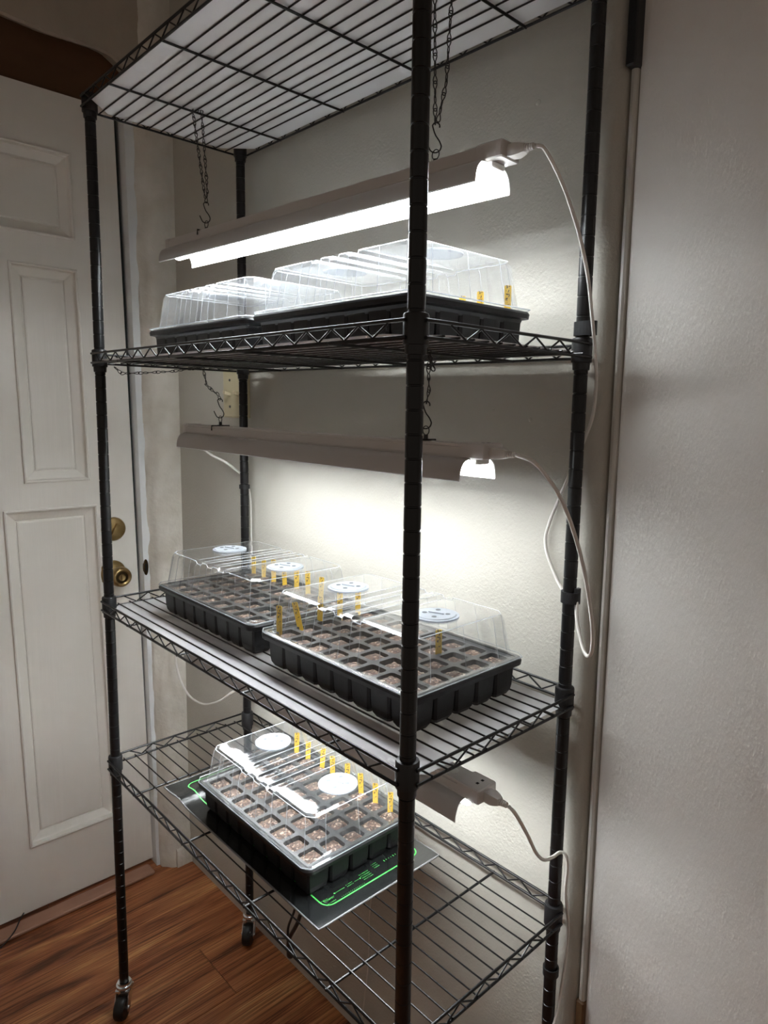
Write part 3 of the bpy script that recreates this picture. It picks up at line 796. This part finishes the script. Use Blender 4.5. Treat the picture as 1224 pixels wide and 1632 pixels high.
# printing on the right end: word, rules, arrows (flat print)
def text_print(body, size, x, y, rz, name):
    cu = bpy.data.curves.new(name, 'FONT'); cu.body = body; cu.size = size
    to = bpy.data.objects.new(name, cu); me = bpy.data.meshes.new_from_object(to)
    bpy.data.objects.remove(to); bpy.data.curves.remove(cu)
    me.materials.clear(); me.materials.append(M['green'])
    return link(name, me, hmat, (x-MX0, y-MY0, .0031), (0, 0, rz))
text_print('Power', .0075, .625, .072, math.pi/2, 'printed_word')
pr = MB()
def dash(x, y, dx, dy_): pr.add([(x-dx/2, y-dy_/2, MATZ+.0031), (x+dx/2, y-dy_/2, MATZ+.0031), (x+dx/2, y+dy_/2, MATZ+.0031), (x-dx/2, y+dy_/2, MATZ+.0031)], [(0, 1, 2, 3)])
for k in range(7): dash(.631, .072+.0027*k, .0012, R.uniform(.001, .002))
for k in range(5): dash(.620-.0, .070+.0024*k, .0010, .0012)
for k in range(14): dash(.632, .100+.0034*k, .0009, .0012)
for q in range(4):
    for k in range(7): dash(.612+.0045*q, .150+.0028*k, .0012, R.uniform(.001, .0022))
for q in range(3):
    for k in range(4): dash(.606+.0045*q, .180+.003*k, .0012, R.uniform(.001, .0022))
for k in range(6): dash(.612, .203+.005*k, R.uniform(.001, .004), .0013)
dash(.6185, .106, .0007, .018); dash(.6185, .140, .0007, .010)
for q in range(2):
    for k in range(5): dash(.616+.004*q, .120+.0028*k, .0012, R.uniform(.001, .002))
for sg, yy in ((1, .0965), (-1, .1455)): pr.add([(.6185, yy-sg*.003, MATZ+.0031), (.6165, yy, MATZ+.0031), (.6205, yy, MATZ+.0031)], [(0, 1, 2)])
build(ml(pr), 'fine_print', M['green'], hmat)
# warning block at the left end
pr = MB()
for k in range(7): pr.add([(q[0], q[1], q[2]) for q in [(x, y, MATZ+.0031+matz(x, y)) for x, y in ((.204, .150+.006*k), (.222, .150+.006*k), (.222, .1525+.006*k), (.204, .1525+.006*k))]], [(0, 1, 2, 3)])
build(ml(pr), 'printed_lines', M['green'], hmat)
# mat power cord
build(ml(MB().tube(catmull([(.600, .060, MATZ), (.597, .052, .563), (.590, .046, .535), (.574, .044, .505), (.560, .050, .480), (.552, .060, .462)]), .0032, 8)), 'power_cord', M['black_plastic'], hmat, smooth=True)
build(ml(MB().tube(catmull([(.577, .056, MATZ), (.574, .052, .545), (.566, .046, .515), (.566, .046, .490)]), .0020, 8)), 'sensor_lead', M['black_plastic'], hmat, smooth=True)
build(ml(MB().lathe([(.004, 0), (.0062, .004), (.0062, .020), (.0035, .026)], (.557, .056, .452), 12)), 'cord_plug', M['black_plastic'], hmat, smooth=True)

# ------------------------------------------------------------------ grow lights
GL = .788
def make_light(label, c, rz, zb):
    """c = centre (x, y); zb = height of the reflector's lower edge"""
    t = thing('grow_light', label, 'grow light', (c[0], c[1], zb), 'hanging grow lights', rz)
    h = GL/2
    # housing: slim channel with a raised lip along the top
    pr_ = [(-.0165, .0265), (.0165, .0265), (.0175, .030), (.0175, .040), (.0155, .0405), (.0155, .0440), (-.0155, .0440), (-.0155, .0405), (-.0175, .040), (-.0175, .030)]
    mbx = MB().loft([[(x, y, z) for y, z in pr_] for x in (-h, h-.012)], cap=True)
    ho = build(mbx, 'housing', M['housing'], t)
    build(MB().bevbox((h-.034, -.0182, .0262), (h+.004, .0182, .0462), .0015), 'end_socket', M['housing'], ho)
    build(MB().bevbox((-h-.004, -.0178, .0265), (-h+.012, .0178, .0450), .0015), 'end_cap', M['housing'], ho)
    # oval switch mark and two pin holes on the socket
    build(MB().lathe([(.0062, .0440), (.0062, .0446), (.0050, .0446), (.0050, .0442)], (h-.055, 0, 0), 20), 'switch_ring', M['white_plastic'], ho)
    for s_ in (-.006, .004): build(MB().box((h-.012, s_, .0462), (h-.008, s_+.004, .0464)), 'pin_hole', M['dark'], ho)
    # reflector wings: shallow shoulder then a curved skirt
    for s_ in (-1, 1):
        sec = [(.010, .0275), (.0205, .0262), (.0215, .0258)]
        for k in range(1, 9):
            a = k/8*math.pi/2; sec.append((.0215+.0135*math.sin(a), .0258*math.cos(a)**1.0 if k < 8 else 0.0))
        sec_in = [(y-.0009, z-.0008) for y, z in sec]
        ol = [(s_*y, z) for y, z in sec] + [(s_*y, z) for y, z in reversed(sec_in)]
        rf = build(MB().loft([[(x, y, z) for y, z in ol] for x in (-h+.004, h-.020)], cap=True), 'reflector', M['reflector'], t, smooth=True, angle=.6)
        ln = [(s_*(y-.00095), z-.0009) for y, z in sec] + [(s_*(y-.0015), z-.0014) for y, z in reversed(sec)]
        build(MB().loft([[(x, y, z) for y, z in ol_] for x, ol_ in ((-h+.0045, ln), (h-.0205, ln))], cap=True), 'reflector_lit_side', M['lit_side'], rf, smooth=True, angle=.6)  # added inner skin, keeps the lit side of the wing white
    # LED diffuser
    sec = [(-.0105, .0262)] + [(-.0105*math.cos(math.pi*k/10), .0165-.0095*math.sin(math.pi*k/10)) for k in range(11)] + [(.0105, .0262)]
    build(MB().loft([[(x, y, z) for y, z in sec] for x in (-h+.014, h-.026)], cap=True), 'led_diffuser', M['led'], t, smooth=True, angle=.7)
    build(MB().bevbox((h-.026, -.0125, .0190), (h-.012, .0125, .0264), .0015), 'lamp_holder', M['white_plastic'], t)
    build(MB().bevbox((-h, -.0125, .0190), (-h+.014, .0125, .0264), .0015), 'lamp_holder', M['white_plastic'], t)
    # left: clear connector cap
    build(MB().lathe([(.0045, -.012), (.0062, -.010), (.0062, 0), (.004, .002)], (-h-.004, 0, .034), 14, 'x'), 'connector_cap', M['clear_ring'], t, smooth=True, angle=.6)
    # right: plug
    pl_ = MB().loft([rr_ for rr_ in [[(x, a*wy, .0345+b*wz) for a, b in ((-1, -1), (1, -1), (1.25, 0), (1, 1), (-1, 1), (-1.25, 0))] for x, wy, wz in ((h+.002, .007, .0065), (h+.013, .008, .007), (h+.019, .0065, .006), (h+.025, .0045, .0045))]], cap=True)
    p_ = build(pl_, 'plug', M['white_plastic'], t, smooth=True, angle=.8)
    for k in range(4): build(MB().lathe([(.0046-.0003*k, 0), (.0046-.0003*k, .0022)], (h+.025+.0028*k, 0, .0345), 12, 'x'), 'strain_relief', M['white_plastic'], p_)
    # spring clips with an eye for the hook
    for x in (-h*.70, h*.71):
        ck = MB().tube([(x, -.0185, .036), (x, -.0185, .0448), (x, .0185, .0448), (x, .0185, .036)], .0014, 6)
        ck.lathe([(.003, .0446), (.003, .052)], (x, 0, 0), 10).box((x-.009, -.0015, .0446), (x+.009, .0015, .0466))
        cl = build(ck, 'hanger_clip', M['chain'], t)
        build(MB().tube([(x+.006*math.cos(a), 0, .0575+.006*math.sin(a)) for a in [2*math.pi*k/14 for k in range(14)]], .0007, 6, closed=True), 'eye_ring', M['chain'], cl)
    return t
lights = {}
# centre from measured wing ends: upper light is skewed, its left end nearer the camera
u_l, u_r = Vector((.063, .124)), Vector((.857, .165))
ang1 = math.atan2(u_r.y-u_l.y, u_r.x-u_l.x)
c1 = (u_l+u_r)/2
lights[1] = make_light('lit grow light hanging below the topmost shelf, its lamp glowing towards the camera', (c1.x, c1.y), ang1, 1.5860)
lights[2] = make_light('hooded grow light hanging below the upper shelf', (.4610, .151), 0, 1.2345)
lights[3] = make_light('grow light hanging below the middle shelf over the heat mat tray', (.4720, .149), 0, .7935)
def lpos(i, x, y, z):
    t = lights[i]; a = t.rotation_euler.z
    return Vector((t.location.x+x*math.cos(a)-y*math.sin(a), t.location.y+x*math.sin(a)+y*math.cos(a), t.location.z+z))

# ------------------------------------------------------------------ chains: twisted-loop links, S hook
lk = []
for k in range(24):
    a = 2*math.pi*k/24
    lk.append((.0032*math.sin(2*a)*1.0 if False else .0034*math.sin(a)*(abs(math.cos(a))**.8*.9+.22), .0012*math.sin(2*a), .0095*math.cos(a)))
ME_link = MB().tube(lk, .00075, 5, closed=True).mesh('chain_link', M['chain'], True); fix_normals(ME_link)
def run_links(parent, pts, base, pitch=.0165):
    P = [Vector(p) for p in pts]; seg = [0]
    for i in range(1, len(P)): seg.append(seg[-1]+(P[i]-P[i-1]).length)
    n = max(1, round(seg[-1]/pitch)); 
    for k in range(n):
        d = (k+.5)*seg[-1]/n
        i = max(q for q in range(len(seg)-1) if seg[q] <= d); t = (d-seg[i])/(seg[i+1]-seg[i])
        p = P[i].lerp(P[i+1], t); dr = (P[i+1]-P[i]).normalized()
        o = link('chain_link', ME_link, parent, p-Vector(base))
        q = dr.to_track_quat('Z', 'Y'); o.rotation_mode = 'QUATERNION'
        from mathutils import Quaternion
        o.rotation_quaternion = q @ Quaternion((0, 0, 1), (k % 2)*math.pi/2 + .5)
def s_hook(parent, top, base, size=.016, rz=0):
    pts = []
    for k in range(9): a = math.radians(-60+k*240/8); pts.append((-.0045+.0045*math.cos(a), 0, .0045*math.sin(a)))
    pts = [(0.0045*math.cos(math.radians(-20+k*25)), 0, .0045*math.sin(math.radians(-20+k*25))) for k in range(9)]
    pts += [(-.001, 0, -.010), (.004, 0, -.017)]
    pts += [(-.001+.0078*math.cos(math.radians(10-k*20)), 0, -.024+.0078*math.sin(math.radians(10-k*20))) for k in range(9)]
    pts += [(-.012, 0, -.019)]
    mbx = MB().tube(catmull(pts, 3), .0010, 6); ca, sa = math.cos(rz), math.sin(rz)
    mbx.v = [(x*ca+Vector(top).x-base[0], x*sa+Vector(top).y-base[1], z+Vector(top).z-base[2]) for x, y, z in mbx.v]
    build(mbx, 's_hook', M['chain'], parent, smooth=True)
def chain(label, strands, hook_top, rz=.8):
    base = hook_top
    t = thing('hanging_chain', label, 'chain', base, 'light hanging chains')
    for s_ in strands: run_links(t, s_, base)
    s_hook(t, hook_top, base, rz=rz)
h = GL/2
zc4 = ZS[3]+ZCB
e = lpos(1, -h*.70, 0, .0575); ht = (e.x, e.y, e.z+.034)
chain('doubled black chain with S hook at the left end of the topmost grow light', [[(.118, .140, zc4+.004), (.131, .144, zc4+.003), (.131, .136, zc4-.002), (ht[0]-.003, ht[1], ht[2]+.012)], [(.137, .150, zc4+.004), (.141, .148, zc4-.004), (ht[0]+.002, ht[1]+.002, ht[2]+.022), (ht[0], ht[1], ht[2]+.004)]], ht)
e = lpos(1, h*.71, 0, .0575); ht = (e.x, e.y, e.z+.034)
chain('doubled black chain behind the front right post holding the topmost grow light', [[(.742, .150, zc4+.004), (.742, .148, zc4-.004), (ht[0]-.002, ht[1], ht[2]+.004)], [(.754, .166, zc4+.004), (.756, .166, zc4-.004), (ht[0]+.012, ht[1]+.004, ht[2]+.05), (ht[0]+.003, ht[1], ht[2]+.006)]], ht)
zc3 = ZS[2]+ZCB
e = lpos(2, -h*.70, 0, .0575); ht = (e.x, e.y, e.z+.034)
chain('slack black chain with a loose tail at the left end of the second light', [[(.137, .142, zc3-.003), (.150, .143, 1.355), (ht[0]-.006, ht[1], ht[2]+.010), (ht[0], ht[1], ht[2]+.003)],
      [(.010, .024, zc3-.006), (.022, .032, zc3-.018), (.05, .062, zc3-.016), (.09, .10, zc3-.012), (.131, .14, zc3-.004)]], ht)
e = lpos(2, h*.71, 0, .0575); ht = (e.x, e.y, e.z+.034)
chain('bunched black chain behind the front right post holding the second light', [[(.745, .150, zc3-.003), (.744, .150, zc3-.02), (ht[0]+.004, ht[1], ht[2]+.02), (ht[0], ht[1], ht[2]+.003)],
      [(.752, .142, zc3+.004), (.760, .138, zc3-.010), (.757, .146, zc3-.022), (.748, .15, zc3-.010)]], ht)
zc2 = ZS[1]+ZCB
for sg, s_ in ((-.70, 'left'), (.71, 'right')):
    e = lpos(3, h*sg, 0, .0575); ht = (e.x, e.y, e.z+.034)
    chain('short black chain under the middle shelf at the %s end of the lowest light' % s_, [[(ht[0], ht[1], zc2-.002), (ht[0], ht[1], ht[2]-.006)]], ht)

# ------------------------------------------------------------------ cords
def cord(label, pts, r=.0028, mat='cord', name='white_cord', flat=1.0):  # white cords are the grow lights' own power cords, modelled as loose objects
    return tag(build(MB().tube(catmull(pts, 8), r, 8, flat=flat), name, M[mat], smooth=True), label, 'cord')
p1 = lpos(1, h+.0385, 0, .0345)
cord('white cord from the topmost grow light, arching to the back right post', [p1, (.898, .176, 1.617), (.911, .190, 1.586), (.914, .210, 1.558), (.912, .235, 1.528), (.906, .265, 1.489), (.900, .288, 1.446), (.898, .297, 1.426), (.894, .312, 1.392), (.889, .325, 1.360), (.883, .331, 1.318), (.871, .332, 1.283), (.848, .332, 1.229), (.820, .332, 1.162), (.814, .332, 1.124), (.835, .331, 1.081), (.853, .328, 1.062)], .0024)
p2 = lpos(2, h+.0385, 0, .0345)
cord('white cord of the second light, looping beside the back right post', [p2, (.919, .150, 1.263), (.932, .158, 1.248), (.943, .170, 1.225), (.947, .190, 1.193), (.948, .215, 1.148), (.945, .240, 1.100), (.944, .258, 1.047), (.938, .270, 1.013), (.924, .285, .996), (.911, .294, .999), (.899, .299, 1.021), (.8915, .303, 1.041), (.8885, .306, 1.060)], .0026)
p3 = lpos(3, h+.0385, 0, .0345)
cord('white cord of the lowest light, kinked round the back right post', [p3, (.915, .150, .822), (.916, .175, .784), (.906, .210, .738), (.899, .240, .709), (.892, .272, .694), (.894, .288, .695), (.900, .294, .690), (.901, .298, .668), (.8935, .308, .628), (.889, .322, .588), (.888, .330, .55), (.889, .326, .50), (.8895, .318, .459), (.889, .312, .423), (.887, .304, .392), (.890, .294, .33), (.902, .290, .22), (.916, .284, .10), (.925, .28, .004)], .0024)
cord('white cord behind the left end of the second light', [(.061, .158, 1.262), (.02, .185, 1.262), (-.04, .225, 1.245), (-.085, .248, 1.222), (-.05, .255, 1.205), (-.005, .262, 1.193), (-.019, .295, 1.174), (-.023, .322, 1.150), (-.021, .3345, 1.11), (-.020, .336, 1.00), (-.019, .336, .64)], .0026)
cord('white cord looping below the left end of the middle shelf', [(-.285, .262, .72), (-.316, .280, .652), (-.310, .281, .615), (-.283, .280, .584), (-.235, .280, .563), (-.162, .280, .568), (-.08, .280, .604), (-.020, .280, .645), (.035, .30, .68), (.045, .332, .72), (.04, .333, .80)], .0028)
cord('thin clear tubing hanging down the wall under the bottom shelf', [(.478, .327, .52), (.474, .327, .466), (.440, .330, .37), (.427, .332, .30), (.425, .332, .20), (.415, .331, .10), (.405, .325, .004)], .0011, 'string', 'thin_tubing')

# ------------------------------------------------------------------ cable straps on the posts
def strap(label, x, y, z, hgt, rin, bulge=(0, 0), tail=False):
    t = thing('cable_strap', label, 'strap', (x, y, z), 'black cable straps')
    n = 28; out = []; inn = []
    for k in range(n):
        a = 2*math.pi*k/n; d = Vector((math.cos(a), math.sin(a)))
        b = max(0, d.x*bulge[0]+d.y*bulge[1])
        out.append((d*(rin+.0018))+Vector(bulge)*(b and 1)*min(1, b/ (Vector(bulge).length+1e-9))); inn.append(d*rin+Vector(bulge)*min(1, b/(Vector(bulge).length+1e-9)))
    rg = [[(p.x, p.y, 0) for p in inn], [(p.x, p.y, 0) for p in out], [(p.x, p.y, hgt) for p in out], [(p.x, p.y, hgt) for p in inn], [(p.x, p.y, 0) for p in inn]]
    build(MB().loft(rg), 'band', M['black_plastic'], t)
    if tail: build(MB().prism([(rin-.001, -.004), (rin+.0045, -.003), (rin+.0045, .005), (rin-.001, .006)], .002, hgt+.006), 'loose_end', M['black_plastic'], t)
strap('black strap round the back right post just above the upper shelf', L, W, 1.421, .018, .0104, (.012, -.004))
strap('black strap with a loose end round the back right post above the middle shelf', L, W, 1.056, .016, .0104, (.004, 0), True)
strap('black ring on the back right post below the bottom shelf', L, W, .478, .012, .0100, (.001, 0))
strap('black ring round the back left post near the light switch', 0, W, 1.130, .009, .0100, (.001, 0))
